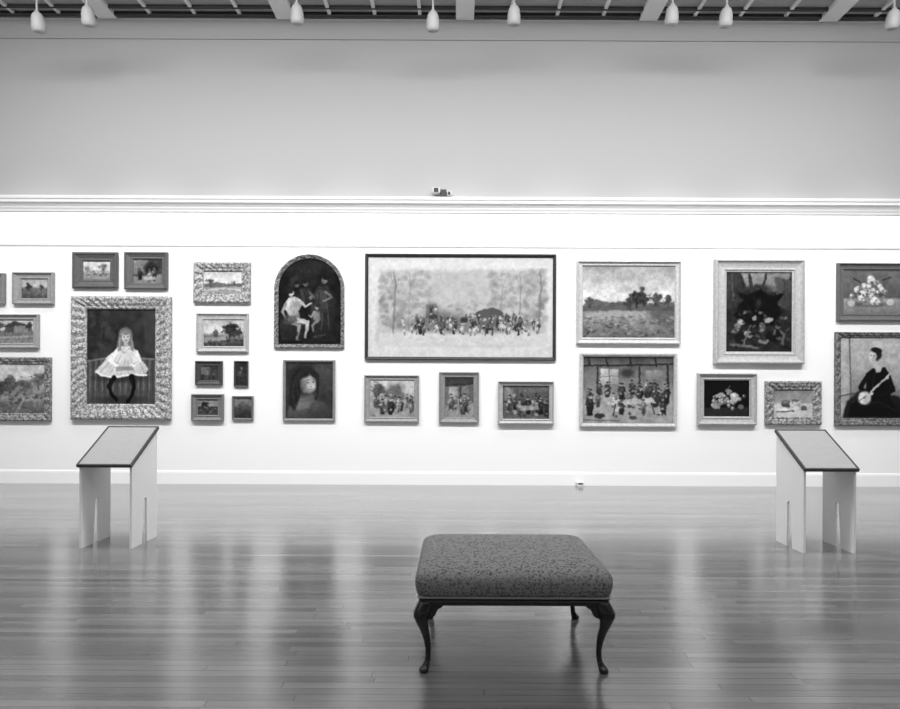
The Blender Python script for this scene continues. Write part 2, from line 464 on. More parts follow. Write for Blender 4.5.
c = Cv((82, 261, 109, 279), 190, 6).G((261, 210), (270, 200), (271, 165), (279, 145)).tree(102, 267, 3.4, 110).tree(86, 268, 2.4, 130)
c.P([(88, 271), (96, 269), (104, 271), (104, 276), (88, 277)], 150, .5).B(86, 106, 270, 276, 14, [215, 195, 120, 90], 1.3, .7).N(10, 2); painting('pastoral_painting', (72, 252, 117, 288), c, 'plain', 92, .06)

c = Cv((132, 259, 161, 283), 78, 7).P([(132, 259), (146, 259), (144, 272), (132, 274)], 175, .8, 2, 120).P([(132, 276), (161, 274), (161, 283), (132, 283)], 150, .8)
c.E(150, 268, 7, 6, 45, 0, .6).crowd(137, 157, 277, 282, 6, 12, [55, 90, 170, 120]).P([(142, 277), (154, 276), (155, 279), (143, 280)], 190, .8).N(16, 2)
painting('genre_painting', (124, 252, 167, 289), c, 'plain', 100, .06)

# girl portrait
c = Cv((85, 309, 154, 404), 58, 8, .4)
c.N(18, 11).B(87, 114, 312, 356, 60, [46, 72, 84, 58, 40], 3.2, 1, .6).B(128, 153, 312, 356, 30, [60, 72, 52], 4, 1, .5)
c.L([(98, 352), (100, 330), (96, 316)], 1.4, 84, .4).P([(140, 309), (154, 309), (154, 356), (144, 352)], 82, .5, 3)
c.P([(85, 360), (110, 357), (154, 358), (154, 404), (85, 404)], 88)
for k in range(24):
    x = 85 + k * 3; c.L([(x, 360), (x - 1 + (k % 3), 404)], 1.2, 138 if k % 2 else 62, .65)
c.L([(85, 361), (112, 357), (154, 359)], 1.8, 146, .7).P([(85, 392), (154, 390), (154, 404), (85, 404)], 82, .6, 3)
c.E(120, 400, 24, 4, 50, 0, .8, .7).E(120, 378, 26, 4, 50, 0, .9, .7)
c.E(123.5, 334.5, 6.8, 7.6, 122).P([(117, 334), (130, 334), (133, 350), (114, 350)], 118)
c.P([(112, 351), (117, 346), (130, 346), (136, 351), (140, 360), (147, 369), (142, 376), (130, 375), (116, 378), (99, 376), (93, 371), (101, 363), (106, 356)], 232, 1, .9, 196)
for p, q, v in (((119, 356), (108, 374), 170), ((124, 358), (119, 375), 178), ((129, 358), (133, 374), 164), ((107, 362), (99, 372), 176), ((138, 362), (143, 373), 166), ((115, 358), (104, 374), 192), ((126, 360), (127, 374), 182)):
    c.L([p, q], 1.0, v, .8)
c.L([(94, 372), (106, 377), (120, 376), (131, 374), (145, 375)], 1.5, 240)
c.L([(114, 352), (108.5, 360), (116, 366)], 4.0, 240).L([(134, 352), (138, 360), (129, 366)], 4.0, 226)
c.L([(112, 361), (118, 364)], .8, 170).L([(137, 361), (131, 364)], .8, 164)
c.E(118, 366.5, 2.2, 1.5, 204).E(127, 366.8, 2.2, 1.5, 200).P([(114, 367), (130, 366), (132, 370), (115, 371)], 130, .7)
c.P([(118, 347), (130, 347), (127, 354), (121, 354)], 212).L([(118, 347), (122, 353), (129, 347)], .8, 172)
c.P([(117.5, 336), (119.6, 336), (119, 350), (115.6, 351)], 132).P([(128, 336), (130, 336), (132.4, 351), (129, 350)], 126)
c.L([(118, 338), (117, 350)], .8, 172).L([(129.6, 338), (131, 350)], .8, 160)
c.E(123.8, 337, 4.1, 5.3, 208).E(124.8, 339.6, 2.6, 2.4, 192, 0, .7).P([(122, 341.5), (126, 341.5), (126.4, 346.4), (121.6, 346.4)], 180)
c.E(123.8, 331.4, 5.4, 2.9, 130, 0, .4).L([(119, 334), (123.5, 331), (128.6, 334)], 1.6, 148)
c.E(122, 336.6, .9, .6, 72).E(125.8, 336.6, .9, .6, 72).L([(121, 335.3), (122.8, 335.1)], .5, 140).L([(125, 335.1), (126.8, 335.3)], .5, 140)
c.L([(123, 340.3), (125, 340.3)], .8, 115).L([(123.9, 337), (124.1, 338.8)], .5, 176)
c.L([(112, 378), (107, 386), (110, 395)], 5.2, 22, 1, 3.4).L([(130, 376), (132, 387), (130, 396)], 5.2, 20, 1, 3.4)
c.L([(110, 395), (115, 400)], 3.2, 16).L([(130, 396), (126, 402)], 3.4, 16)
c.L([(111, 380), (107.4, 388)], .8, 60, .7).L([(129.6, 379), (130.6, 388)], .8, 60, .7)
c.tex = .08
painting('portrait_painting', (70, 296, 170, 420), c, 'ornate', 178, .08)

# small stacked group
c = Cv((203, 271, 241, 294), 190, 9).G((271, 190), (282, 215), (284, 150), (294, 165)).P([(203, 285), (215, 282), (228, 284), (241, 283), (241, 286), (203, 287)], 95, .8)
c.L([(203, 290), (222, 288), (241, 290)], 1.6, 205, .8).tree(209, 281, 2.6, 85).tree(233, 283, 1.8, 100).B(205, 240, 287, 293, 14, [110, 200, 130], 1.2, .4).N(12, 2)
painting('landscape_painting', (193, 262, 250, 303), c, 'ornate', 168, .06)

c = Cv((203, 320, 243, 346), 170, 10).G((320, 180), (332, 215), (335, 130), (346, 62)).N(10, 6).tree(229, 329, 6, 55, 22).tree(215, 334, 3, 85).tree(238, 332, 3.5, 70)
c.P([(203, 338), (225, 336), (225, 340), (203, 342)], 180, .6).B(203, 243, 339, 346, 26, [45, 75, 110], 1.6, .4).N(14, 2.5)
painting('landscape_painting', (196, 313, 248, 352), c, 'cove', 182, .05)

c = Cv((200, 366, 217, 380), 72, 11).P([(200, 367), (209, 367), (209, 374), (200, 375)], 130, .8, 2).man(207, 379, 9, 120, 170).man(212, 379, 7, 60).B(201, 216, 374, 379, 8, [40, 130, 100], 1.0).N(14, 2)
painting('genre_painting', (195, 361, 222, 385), c, 'plain', 70, .05)

c = Cv((235.5, 362.5, 246.5, 385.5), 60, 12).man(241, 384, 18, 80, 130).N(16, 3); painting('figure_study_painting', (234, 361, 248, 387), c, 'thin', 70, .03)

c = Cv((197, 400, 217, 415), 80, 13).G((400, 140), (406, 160), (407, 70), (415, 85)).tree(203, 405, 3.2, 42, 14, False).crowd(205, 214, 411, 414, 4, 5, [160, 60, 120]).B(198, 217, 407, 414, 12, [50, 120, 150], 1.0, .6).N(16, 2)
painting('landscape_painting', (191, 394, 223, 421), c, 'cove', 125, .06)

c = Cv((234, 398, 251, 418), 80, 14).G((398, 145), (406, 122), (408, 75), (418, 60)).P([(234, 408), (243, 401), (251, 408)], 90, .8, 2).N(20, 2.5); painting('landscape_painting', (232, 396, 253, 420), c, 'thin', 115, .04)

# arched painting
c = Cv((278, 258, 340.5, 344), 30, 15, .5).N(10, 8)
c.E(311, 268, 18, 9, 50, 0, .9, .8).B(286, 334, 265, 285, 22, [48, 62, 24, 38], 4.5, 1, .6)
c.P([(317, 286), (327, 285), (336, 300), (333, 330), (312, 334), (310, 302)], 66, 1, 2, 34).P([(318, 290), (325, 290), (327, 312), (316, 314)], 96, .7, 3, 60)
c.L([(319, 292), (316, 330)], 1.2, 36, .8).L([(325, 292), (329, 328)], 1.4, 90, .6).L([(322, 314), (321, 332)], 1.2, 92, .6)
c.P([(299, 288), (311, 288), (315, 303), (300, 306)], 62, 1, 2, 36).L([(301, 290), (304, 304)], 1.6, 84, .6)
c.E(305, 283.5, 2.4, 3.2, 120, 12).E(304, 281.4, 3.2, 2, 34, 15).E(306, 285, 1, 1.4, 90, 0, .8).E(324, 280, 2.4, 3.1, 130, -12).E(325.4, 277.8, 3.2, 2.2, 28, -10).E(323, 281.5, 1, 1.3, 96, 0, .8).E(296.5, 284.5, 2.0, 2.8, 98).E(296.5, 282.4, 2.6, 1.8, 30)
c.P([(284, 303), (288, 297.5), (294, 296.5), (300, 299), (301.5, 305), (298, 311), (300, 319), (290, 320), (286.5, 312), (284, 309)], 205, 1, 1.2, 118)
c.L([(292, 298), (294, 306), (292, 316)], .9, 142, .7).E(296.5, 304, 2.4, 3, 150, 0, .9, .6).E(288, 304, 2, 3, 222, 0, .9, .6)
c.E(290.8, 293.2, 2.5, 3.3, 178, 15).E(289.4, 291.2, 3.1, 2.4, 42, 15).L([(291, 296), (292, 298)], 2, 150)
c.L([(299, 300.5), (305, 306.5), (311, 303)], 2.8, 182, 1, 1.5).L([(285, 304), (281.8, 312), (286, 319)], 2.8, 150, 1, 1.6)
# seated legs over a draped seat
c.P([(280, 320), (300, 318), (305, 326), (303, 340), (281, 341)], 56, 1, 2, 36)
c.L([(290, 319), (300, 320.5), (307, 322)], 6, 188, 1, 4).L([(307, 322), (306.5, 330), (305, 337)], 4, 170, 1, 2.2).L([(291, 322), (299, 325), (298, 333), (296, 339)], 4.6, 138, 1, 2).L([(292, 323.4), (304, 324.2)], 1.1, 110, .7)
c.E(307, 338, 2.6, 1.1, 150, 10).E(297.5, 340, 2.4, 1, 104)
c.P([(284, 315), (296, 316), (297, 321), (288, 325), (283, 322)], 100, .8, 2, 64)
c.E(316.5, 307.5, 2.0, 2.6, 158, -15).E(317.4, 305.6, 2.5, 1.7, 46, -15).P([(313.5, 311), (319.5, 311), (320, 320), (315, 323), (312.5, 318)], 148, 1, 1.2, 90).L([(314, 312), (311, 317), (308.5, 315)], 1.8, 142, 1, 1.2).L([(317, 321), (312, 325), (313, 332)], 3, 128, 1, 1.5)
c.L([(325, 291), (331.5, 297), (323, 301)], 2.2, 116).L([(308, 291), (313, 297)], 1.6, 100).E(310, 297.4, 1.6, 2, 110)
c.P([(310, 333), (330, 329), (338, 341), (304, 342)], 40, 1, 2).L([(314, 337), (325, 334)], 1.4, 76).B(282, 338, 326, 342, 16, [20, 54, 40, 30], 1.8, 1, .4).N(8, 2); c.tex = .14
painting('arched_religious_painting', (274, 254, 344, 348), c, 'ornate', 126, .05, arch=True)

# woman head portrait
c = Cv((285.5, 362.5, 332.5, 418.5), 66, 16, .4).N(12, 9)
c.E(324, 372, 9, 12, 92, 0, 1.2, .6)
c.P([(286, 418), (289, 406), (297, 399), (314, 399), (324, 403), (332, 411), (332, 418)], 112, 1, 2, 62)
c.P([(293, 405), (301, 398), (313, 400), (309, 408), (298, 411)], 158, .8, 2.5, 105)
c.P([(300, 390), (312, 391), (314, 401), (300, 403)], 132, 1, 1.6, 96)
c.E(303, 381, 14, 15, 42, 8, .5).P([(289.5, 384), (298, 376), (300, 398), (294, 411), (288, 404)], 44, 1, 2.5)
c.E(308.4, 383, 6.8, 9.4, 176, -14, .45).E(311.5, 385, 3.6, 5, 198, -14, .9, .7).E(303, 386, 3, 7, 112, -10, .9, .8).E(306, 391, 4, 2.4, 130, -14, .9, .6).E(304, 373.6, 8, 4, 46, -22, .7).E(314, 374.8, 4.6, 2.6, 48, 32, .7)
c.L([(305, 380.9), (308.6, 379.9)], .8, 106).L([(311.8, 379.7), (314.4, 380.3)], .8, 110).E(307.2, 382.6, 1.5, .7, 84).E(313, 382.1, 1.2, .7, 88).E(311, 386.8, 1.1, .6, 140).L([(308.8, 389.7), (312.4, 389.3)], .9, 126)
c.L([(296, 376), (292, 392), (295, 406)], 1.1, 70, .6).L([(300, 371), (296, 384), (298, 396)], .9, 74, .5).L([(310, 370), (317, 376), (318, 388), (316, 399)], 3.4, 44, .9, 2, 1.2).N(6, 3); c.tex = .08
painting('portrait_painting', (283, 360, 335, 421), c, 'thin', 140, .04)

# large central painting
c = Cv((368, 257, 553, 357), 204, 17, .6)
c.P([(380, 271), (410, 269), (450, 271), (500, 269), (546, 268), (547, 300), (546, 344), (500, 347), (420, 346), (376, 345), (378, 300)], 180, 1, 4)
c.N(4, 12)
c.B(382, 545, 271, 300, 100, [176, 172, 184, 180], 4.5, .8, .4)
c.B(380, 430, 272, 306, 130, [152, 160, 140, 168], 2.6, .8, .45).B(490, 546, 270, 306, 150, [150, 158, 136, 166], 2.6, .8, .45)
c.B(380, 404, 298, 326, 40, [136, 150, 125], 2.6, .9, .5).B(524, 546, 298, 326, 40, [136, 150, 125], 2.6, .9, .5)
c.B(395, 535, 302, 320, 120, [150, 138, 162], 2.6, .7, .45)
for x, w, v in ((394, 2.0, 112), (409, 1.0, 134), (501, 1.0, 134), (520, 1.3, 120), (540, 1.8, 112)):
    c.L([(x, 272), (x + 1.5, 286), (x + .4, 300), (x - 1, 332)], w * .7, v, .6, w)
    c.L([(x + 1, 290), (x + 5, 278)], .7, v, .4).L([(x + 1, 286), (x - 4, 275)], .7, v, .4)
c.P([(380, 334), (430, 330), (546, 333), (547, 345), (376, 346)], 202, .8, 3)
c.E(462, 325, 62, 8, 108, 0, .6, .7).E(440, 318, 20, 8, 104, 0, .8, .65).P([(426, 305), (436, 303), (439, 316), (426, 318)], 96, .75, 2)
c.P([(473, 315), (480, 310), (494, 307), (503, 312), (504, 317), (476, 318)], 84, .9).L([(479, 317), (479, 329)], 1, 75).L([(501, 317), (501, 329)], 1, 75).P([(479, 318), (501, 318), (501, 327), (479, 327)], 98, .7)
c.crowd(412, 528, 319, 326, 46, 6.5, [80, 100, 170, 130, 65, 195])
c.crowd(400, 540, 326, 331, 50, 7.5, [85, 120, 200, 150, 60, 215])
c.crowd(402, 538, 331, 336, 34, 8, [60, 110, 215, 225, 140, 50, 190])
c.B(412, 530, 314, 334, 90, [60, 210, 185, 85, 140], .9, 1.1, .75)
c.man(431, 313, 9, 80, 190).man(436, 314, 8, 200, 170).E(433, 317, 4.6, 2.2, 70).L([(430, 318), (429, 324)], .8, 70).L([(437, 318), (438, 324)], .8, 70).E(464, 320, 3.6, 2.6, 64)
c.E(489, 329, 4, 1.6, 66).L([(486, 330), (485.6, 335)], .8, 60).L([(492, 330), (492.4, 335)], .8, 60).E(484, 327.4, 1.4, 1.2, 66)
c.B(380, 545, 338, 344, 20, [190, 206, 182], 4, .3, .5)
c.tex = .05
painting('festival_scene_painting', (365, 254, 556, 360), c, 'thin', 50, .045)

# lower middle
c = Cv((370, 380.5, 414, 417), 165, 18).G((381, 200), (392, 195), (396, 168), (417, 155))
c.tree(376, 389, 6, 95, 16).E(395, 390, 10, 7, 140, 0, .8, .8).P([(385, 394), (391, 386), (398, 384), (405, 396), (390, 402)], 105, .8, 2)
c.crowd(374, 411, 406, 409, 10, 12, [95, 150, 70, 190]).crowd(374, 411, 411, 415, 9, 15, [60, 200, 110, 80, 165])
c.B(372, 413, 394, 416, 26, [60, 195, 110, 90], 1.3, 1, .7).N(14, 2)
painting('genre_painting', (364, 375, 419, 422), c, 'cove', 155, .05)

c = Cv((445, 377.5, 473.5, 417.5), 110, 19).P([(445, 377), (474, 377), (474, 384), (445, 386)], 70).P([(449, 387), (458, 387), (458, 400), (449, 400)], 185, 1, 1.2, 135)
c.P([(462, 386), (471, 386), (471, 404), (462, 404)], 135, 1, 1, 85).P([(445, 405), (474, 403), (474, 418), (445, 418)], 145, .9, 1, 165)
c.crowd(449, 470, 409, 414, 6, 16, [75, 190, 60, 130]).L([(445, 386), (474, 384)], 1.2, 60).L([(460, 386), (460, 404)], 1, 60).B(446, 473, 396, 416, 18, [60, 185, 110], 1.1, 1, .7).N(14, 2)
painting('genre_painting', (439, 372, 479, 423), c, 'plain', 140, .05)

c = Cv((503, 386, 549.5, 419), 85, 20).G((386, 115), (400, 88), (419, 105)).P([(505, 388), (515, 388), (514, 402), (505, 404)], 155, .9, 1.5, 100)
c.crowd(508, 546, 408, 412, 9, 14, [110, 55, 160, 80]).crowd(506, 547, 413, 417, 8, 15, [50, 190, 120, 60]).P([(518, 406), (538, 405), (540, 410), (520, 411)], 185, .7)
c.B(505, 548, 392, 417, 26, [45, 170, 110, 190], 1.4, 1, .7).N(18, 2)
painting('genre_painting', (498, 381, 554, 424), c, 'cove', 185, .07)

# large landscape right
c = Cv((583, 266, 675.5, 337.5), 170, 21, .7).G((266, 165), (280, 182), (294, 208), (305, 200), (307, 135), (318, 145), (337, 112))
c.N(16, 11, 2.6).N(8, 5, 2)
c.P([(583, 306), (596, 299), (612, 303), (630, 301), (652, 303), (675, 301), (675, 310), (583, 311)], 96, .9, 1.5).B(586, 675, 302, 308, 40, [76, 100, 90], 2.2, .6, .7)
c.tree(637, 297, 6.5, 56, 26).tree(645, 298, 5, 64, 16).tree(657, 298, 4.5, 80, 16).tree(590, 301, 4, 82).tree(631, 303, 3.5, 70).tree(669, 299, 4, 78)
c.P([(583, 314), (615, 310), (645, 311), (675, 315), (675, 318), (640, 316), (583, 321)], 170, .7, 1.5)
c.P([(648, 312), (675, 306), (675, 334), (660, 324)], 80, .6, 3)
c.B(583, 675, 314, 324, 90, [95, 130, 165, 115], 2.4, .35, .6).B(583, 675, 322, 337, 120, [65, 90, 130, 155, 105], 2.0, .5, .65)
painting('landscape_painting', (577, 261, 681, 344), c, 'cove', 200, .06)

# tavern interior
c = Cv((583.5, 357, 674, 423.5), 118, 22, .6).G((357, 80), (365, 108), (385, 130), (400, 165), (423, 158)).N(14, 8)
for x0 in (588, 606, 630, 655):
    c.L([(x0, 357), (x0 + 2, 366)], 1.8, 48)
c.L([(584, 366), (674, 364)], 1.8, 52).L([(598, 366), (598, 404)], 1.8, 55).L([(640, 365), (640, 392)], 1.8, 58).L([(668, 364), (669, 400)], 2.2, 52)
c.P([(601, 369), (619, 369), (619, 384), (601, 385)], 200, 1, 1, 155).L([(610, 369), (610, 385)], .8, 90).L([(601, 377), (619, 376)], .6, 100)
c.P([(646, 370), (663, 370), (663, 384), (646, 384)], 155, 1, 1, 115).E(628, 373, 6, 4, 60, 0, .8, .8)
c.crowd(600, 668, 394, 399, 16, 14, [75, 110, 60, 150, 90])
c.crowd(588, 670, 402, 408, 14, 17, [60, 80, 175, 55, 200, 120])
c.P([(612, 400), (652, 398), (657, 403), (612, 406)], 190, .9).L([(616, 405), (614, 416)], 1.2, 60).L([(652, 403), (655, 414)], 1.2, 60)
c.man(590, 416, 22, 50, 150).man(622, 415, 15, 60, 160).man(644, 414, 15, 130, 160).man(664, 415, 18, 60, 160)
c.E(600, 416, 5, 2.6, 62).E(634, 418, 4, 2.2, 85).B(600, 668, 388, 416, 50, [55, 180, 110, 200], 1.3, 1, .7).L([(584, 420), (620, 421)], 1.5, 90, .6)
painting('tavern_scene_painting', (580, 353, 677, 427), c, 'thin', 195, .05)

# dark framed group
c = Cv((727.5, 271.5, 793.5, 351.5), 48, 23, .7)
c.P([(742, 272), (793, 272), (790, 284), (776, 291), (748, 287)], 156, 1, 2, 115).P([(727, 272), (742, 272), (745, 300), (727, 312)], 76, 1, 1.5, 46).P([(776, 276), (794, 280), (794, 312), (780, 305)], 100, 1, 1.5, 62)
c.L([(733, 272), (735, 300)], 1.2, 110, .7).L([(786, 280), (787, 304)], 1.2, 60, .7)
c.L([(751, 274), (754, 290)], 2.6, 56).L([(768, 274), (764, 290)], 2.6, 56).E(760, 288, 14, 4, 62, 0, .8)
c.P([(740, 305), (751, 293), (763, 290), (777, 297), (784, 312), (775, 325), (746, 325), (735, 315)], 20, 1, 1.6)
c.E(762, 293, 3.6, 4.6, 16).E(751, 300, 13, 3.4, 14, 35).E(774, 301, 13, 3.4, 16, -35).E(760, 303, 3, 5, 58, 20, .8, .7)
c.E(743, 322, 4.2, 2.6, 170, 20).E(739, 327, 2.6, 4.6, 130).E(756, 318, 2.4, 2.6, 150).E(771, 320, 4.6, 2.6, 160, -12).E(764, 326, 3, 4.6, 100)
c.E(742, 338, 6, 6, 34).E(776, 336, 8, 6, 26).E(750, 334, 4.4, 3.4, 160, 30).E(765, 341, 5.4, 2.6, 135).L([(732, 344), (748, 346), (760, 348)], 2.6, 108).L([(752, 325), (745, 345)], 1.8, 108)
c.L([(778, 326), (786, 334), (784, 344)], 2.4, 98).B(730, 791, 310, 350, 80, [22, 36, 78, 120, 52, 160, 28], 2.0, .7, .6).N(12, 3)
painting('allegorical_painting', (715, 259, 805, 364), c, 'cove', 190, .08)

# grapes
c = Cv((705, 380.5, 750.5, 416.5), 24, 24, .4)
c.P([(705, 408), (750, 407), (750, 417), (705, 417)], 50)
for k in range(44):
    x = 726 + c.rng.normal(0, 6.5); y = 401 + c.rng.normal(0, 3.6)
    c.E(x, y, 1.9, 1.9, c.rng.choice([120, 165, 85, 145])).E(x - .5, y - .6, .7, .7, 215)
c.E(736, 397, 4.4, 4.4, 175).E(735, 395.6, 2, 2, 220, 0, .8).E(717, 406, 3.6, 2.8, 150).E(721, 395, 4, 2, 160, -30).E(730, 391, 3.6, 1.8, 140, 20).L([(727, 391), (731, 386)], 1, 110).E(742, 407, 3, 2.4, 110)
painting('still_life_painting', (698, 373, 757, 425), c, 'cove', 180, .07)

c = Cv((775, 390, 814, 417), 160, 25).G((390, 140), (402, 165), (405, 205), (417, 195)).N(8, 6)
c.E(788, 404, 5.4, 3.6, 80).E(787, 402.6, 3, 1.6, 140, 0, .8).E(797, 403.5, 6, 4.6, 215).E(799, 405, 4, 3, 160, 0, .8, .7).E(797, 400.4, 4.6, 1.4, 115).E(805, 408, 3.4, 2.2, 100).E(784, 409.5, 4.6, 1.9, 225).L([(778, 412), (795, 411)], 1.2, 90).B(782, 808, 402, 411, 12, [85, 205, 130], 1.1)
painting('still_life_painting', (766, 381, 822, 425), c, 'ornate', 150, .06)

# fruit
c = Cv((845, 270, 922, 313), 100, 26, .4).G((270, 118), (297, 98), (299, 155), (313, 128)).N(8, 8)
c.E(872, 304, 22, 2.6, 88, 0, .8, .7)
c.P([(859, 296), (887, 296), (881, 305), (865, 305)], 165, 1, 1, 110)
for k in range(40):
    x = 872 + c.rng.normal(0, 9); y = 290 + c.rng.normal(0, 5.5) + abs(x - 872) * .22
    c.E(x, y, 2.8, 2.8, c.rng.choice([195, 215, 165, 140])).E(x - .7, y - .8, 1.1, 1.1, 232, 0, .7).E(x + 1.4, y + 1.5, 1.3, 1, 95, 20, .7, .7)
c.E(872, 278, 3.2, 3.2, 205).E(871, 277, 1.3, 1.3, 235, 0, .8).E(853, 303, 3.6, 3.2, 185).E(892, 302, 4, 3.2, 195).L([(862, 282), (855, 278)], 1.4, 60).L([(884, 280), (892, 277)], 1.4, 60).B(858, 886, 280, 296, 10, [70, 90], 1.4)
painting('still_life_painting', (838, 263, 930, 321), c, 'cove', 105, .06)

# woman with banjo
c = Cv((842, 337.5, 913, 418.5), 150, 27, .4).G((338, 185), (380, 166), (400, 120), (418, 98)).N(16, 11)
c.P([(842, 340), (850, 340), (852, 418), (842, 418)], 195, 1, 1, 155).L([(851, 338), (853, 418)], 1.2, 100).L([(843, 396), (866, 392)], 1.6, 90, .8)
c.P([(844, 418), (848, 402), (862, 390), (900, 396), (913, 410), (913, 418)], 46, 1, 2, 32)
c.P([(869, 373), (876, 367), (887, 367), (893, 378), (892, 398), (904, 416), (850, 417), (852, 404), (866, 398), (868, 386)], 24, 1, 1.2)
c.P([(875, 365), (884, 365), (882, 372), (878, 373)], 178).L([(870, 375), (862, 388), (871, 395)], 5, 28, 1, 4).L([(890, 376), (895, 390), (882, 395)], 5, 30, 1, 4)
c.L([(876, 373), (874, 390)], .8, 58, .8).L([(862, 405), (880, 402), (900, 412)], .8, 54, .8)
c.E(877.5, 354.5, 5.8, 6.4, 46).E(874, 356.3, 3.9, 5.5, 208, 8).E(876, 358, 2.4, 3.6, 170, 8, .8, .7).P([(874, 360), (879, 361), (881, 368), (875, 368)], 185).E(878, 350, 5.4, 2.8, 38, 15)
c.E(872.2, 355.4, .8, .5, 70).E(875.2, 355.2, .8, .5, 70).L([(872.4, 359.6), (874.4, 359.6)], .7, 125)
c.L([(893, 373), (868, 396)], 1.8, 190).E(866, 398, 7.4, 7.4, 55).E(866, 398, 6.3, 6.3, 215).E(868, 400, 4, 4, 185, 0, .9, .7).E(866, 398, 1, 1, 120).L([(861, 401), (868, 396)], .7, 110)
c.E(873, 394, 2.3, 1.6, 198, -30).E(889, 377.5, 1.9, 1.8, 192); c.tex = .09
painting('portrait_painting', (836, 332, 921, 426), c, 'ornate', 116, .06)

# ---------------------------------------------------------------- lecterns
def lectern(xl, xr, yf):
    root = empty('reading_lectern', ((xl + xr) / 2, yf + .22, 0))
    hx = (xr - xl) / 2; T = .018
    zf, zb = .665, .925
    y0, y1 = -.22, .22
    def top(y): return zf + (zb - zf) * (y - y0) / (y1 - y0)
    ym = .01
    prof = [(y0, 0), (y0 + .17, 0), (ym - .022, .36), (ym - .012, .375), (ym + .012, .375), (ym + .022, .36), (y0 + .262, 0), (y1, 0), (y1, zb), (y0, zf)]
    for k, sx in enumerate((-1, 1)):
        xa = sx * hx - T / 2; n = len(prof)
        V = [(xa, y, z) for y, z in prof] + [(xa + T, y, z) for y, z in prof]
        Fc = [(i, (i+1) % n, n + (i+1) % n, n + i) for i in range(n)]
        obj('side_board_%d' % (k + 1), V, Fc + [tuple(range(n)), tuple(range(n, 2*n))], M_LECT, root)
    V, Fc = boxgeo(-hx + T/2, hx - T/2, .10, .118, .66, top(.10) - .004)
    obj('cross_rail', V, Fc, M_LECT, root)
    ang = math.atan2(zb - zf, y1 - y0)
    L_ = .56; ov = .018
    pan = multibox('slanted_panel', [(-hx - ov, hx + ov, -L_/2, L_/2, 0, .022)], M_PANEL, root)
    lipb = [(-hx - ov, hx + ov, -L_/2, -L_/2 + .014, .022, .027), (-hx - ov, hx + ov, L_/2 - .014, L_/2, .022, .027),
            (-hx - ov, -hx - ov + .014, -L_/2 + .014, L_/2 - .014, .022, .027), (hx + ov - .014, hx + ov, -L_/2 + .014, L_/2 - .014, .022, .027)]
    lp = multibox('panel_border', lipb, M_PANEL, root)
    m, nt, b = new_mat('printed_label'); LK = nt.links.new
    tc = nt.nodes.new('ShaderNodeTexCoord'); br = nt.nodes.new('ShaderNodeTexBrick')
    br.inputs['Scale'].default_value = 1; br.inputs['Brick Width'].default_value = .05; br.inputs['Row Height'].default_value = .014
    br.inputs['Mortar Size'].default_value = .004; br.inputs['Color1'].default_value = (lin(154),)*3 + (1,); br.inputs['Color2'].default_value = (lin(166),)*3 + (1,)
    br.inputs['Mortar'].default_value = (lin(174),)*3 + (1,)
    LK(tc.outputs['Object'], br.inputs['Vector']); LK(br.outputs['Color'], b.inputs['Base Color']); b.inputs['Roughness'].default_value = .3
    sh = multibox('label_sheet', [(-hx - ov + .015, hx + ov - .015, -L_/2 + .015, L_/2 - .015, .022, .024)], m, root)
    for o in (pan, lp, sh):
        o.location = (0, 0, (zf + zb) / 2 + .001); o.rotation_euler = (ang, 0, 0)
    return root
lectern(-3.01, -2.605, 5.23)
lectern(2.785, 3.185, 5.17)

# ---------------------------------------------------------------- bench
bench = empty('upholstered_bench', (.273, 3.31, 0))
def rrect(hx, hy, r, n=8, m=14):
    corners = []
    for (sx, sy, a0) in ((1, 1, 0), (-1, 1, 90), (-1, -1, 180), (1, -1, 270)):
        corners.append([(sx * (hx - r) + r * math.cos(math.radians(a0 + 90 * k / n)), sy * (hy - r) + r * math.sin(math.radians(a0 + 90 * k / n))) for k in range(n + 1)])
    out = []
    for i in range(4):
        out += corners[i]
        a, b = corners[i][-1], corners[(i + 1) % 4][0]
        for t in range(1, m): out.append((a[0] + (b[0]-a[0]) * t / m, a[1] + (b[1]-a[1]) * t / m))
    return out
def rings(name, spec, hx, hy, r, mat, parent, smooth=True):
    V, Fc = [], []
    for ins, z in spec:
        p = rrect(hx - ins, hy - ins, max(.004, r - ins * .2)); n = len(p)
        V += [(x, y, z) for x, y in p]
    m = len(spec)
    for j in range(m - 1):
        for i in range(n):
            k = (i+1) % n; Fc.append((j*n+i, j*n+k, (j+1)*n+k, (j+1)*n+i))
    Fc.append(tuple(range(n))); Fc.append(tuple((m-1)*n + i for i in range(n)))
    return obj(name, V, Fc, mat, parent, smooth)
cush = [(.012, .350), (.004, .358), (.0, .375), (-.004, .397), (-.005, .418), (-.001, .436), (.007, .450), (.019, .462), (.037, .472), (.062, .480), (.10, .487), (.15, .492), (.21, .495), (.27, .497), (.33, .4975)]
rings('cushion', cush, .447, .385, .05, M_FAB, bench)
rings('trim_braid', [(.006, .341), (-.001, .342), (-.001, .349), (.006, .351)], .439, .379, .03, M_BRASS, bench)
rings('seat_rail', [(.02, .306), (.006, .310), (.004, .320), (.004, .341), (.02, .343)], .439, .379, .03, M_WOOD, bench)
legprof = [(0, .325, .030), (.006, .305, .036), (.014, .285, .039), (.018, .262, .036), (.015, .235, .029), (.008, .205, .023), (-.002, .170, .019), (-.008, .135, .0155),
           (-.012, .10, .013), (-.012, .07, .0125), (-.009, .048, .013), (-.002, .030, .017), (.005, .018, .022), (.007, .008, .0225), (.006, 0, .018)]
from math import pi
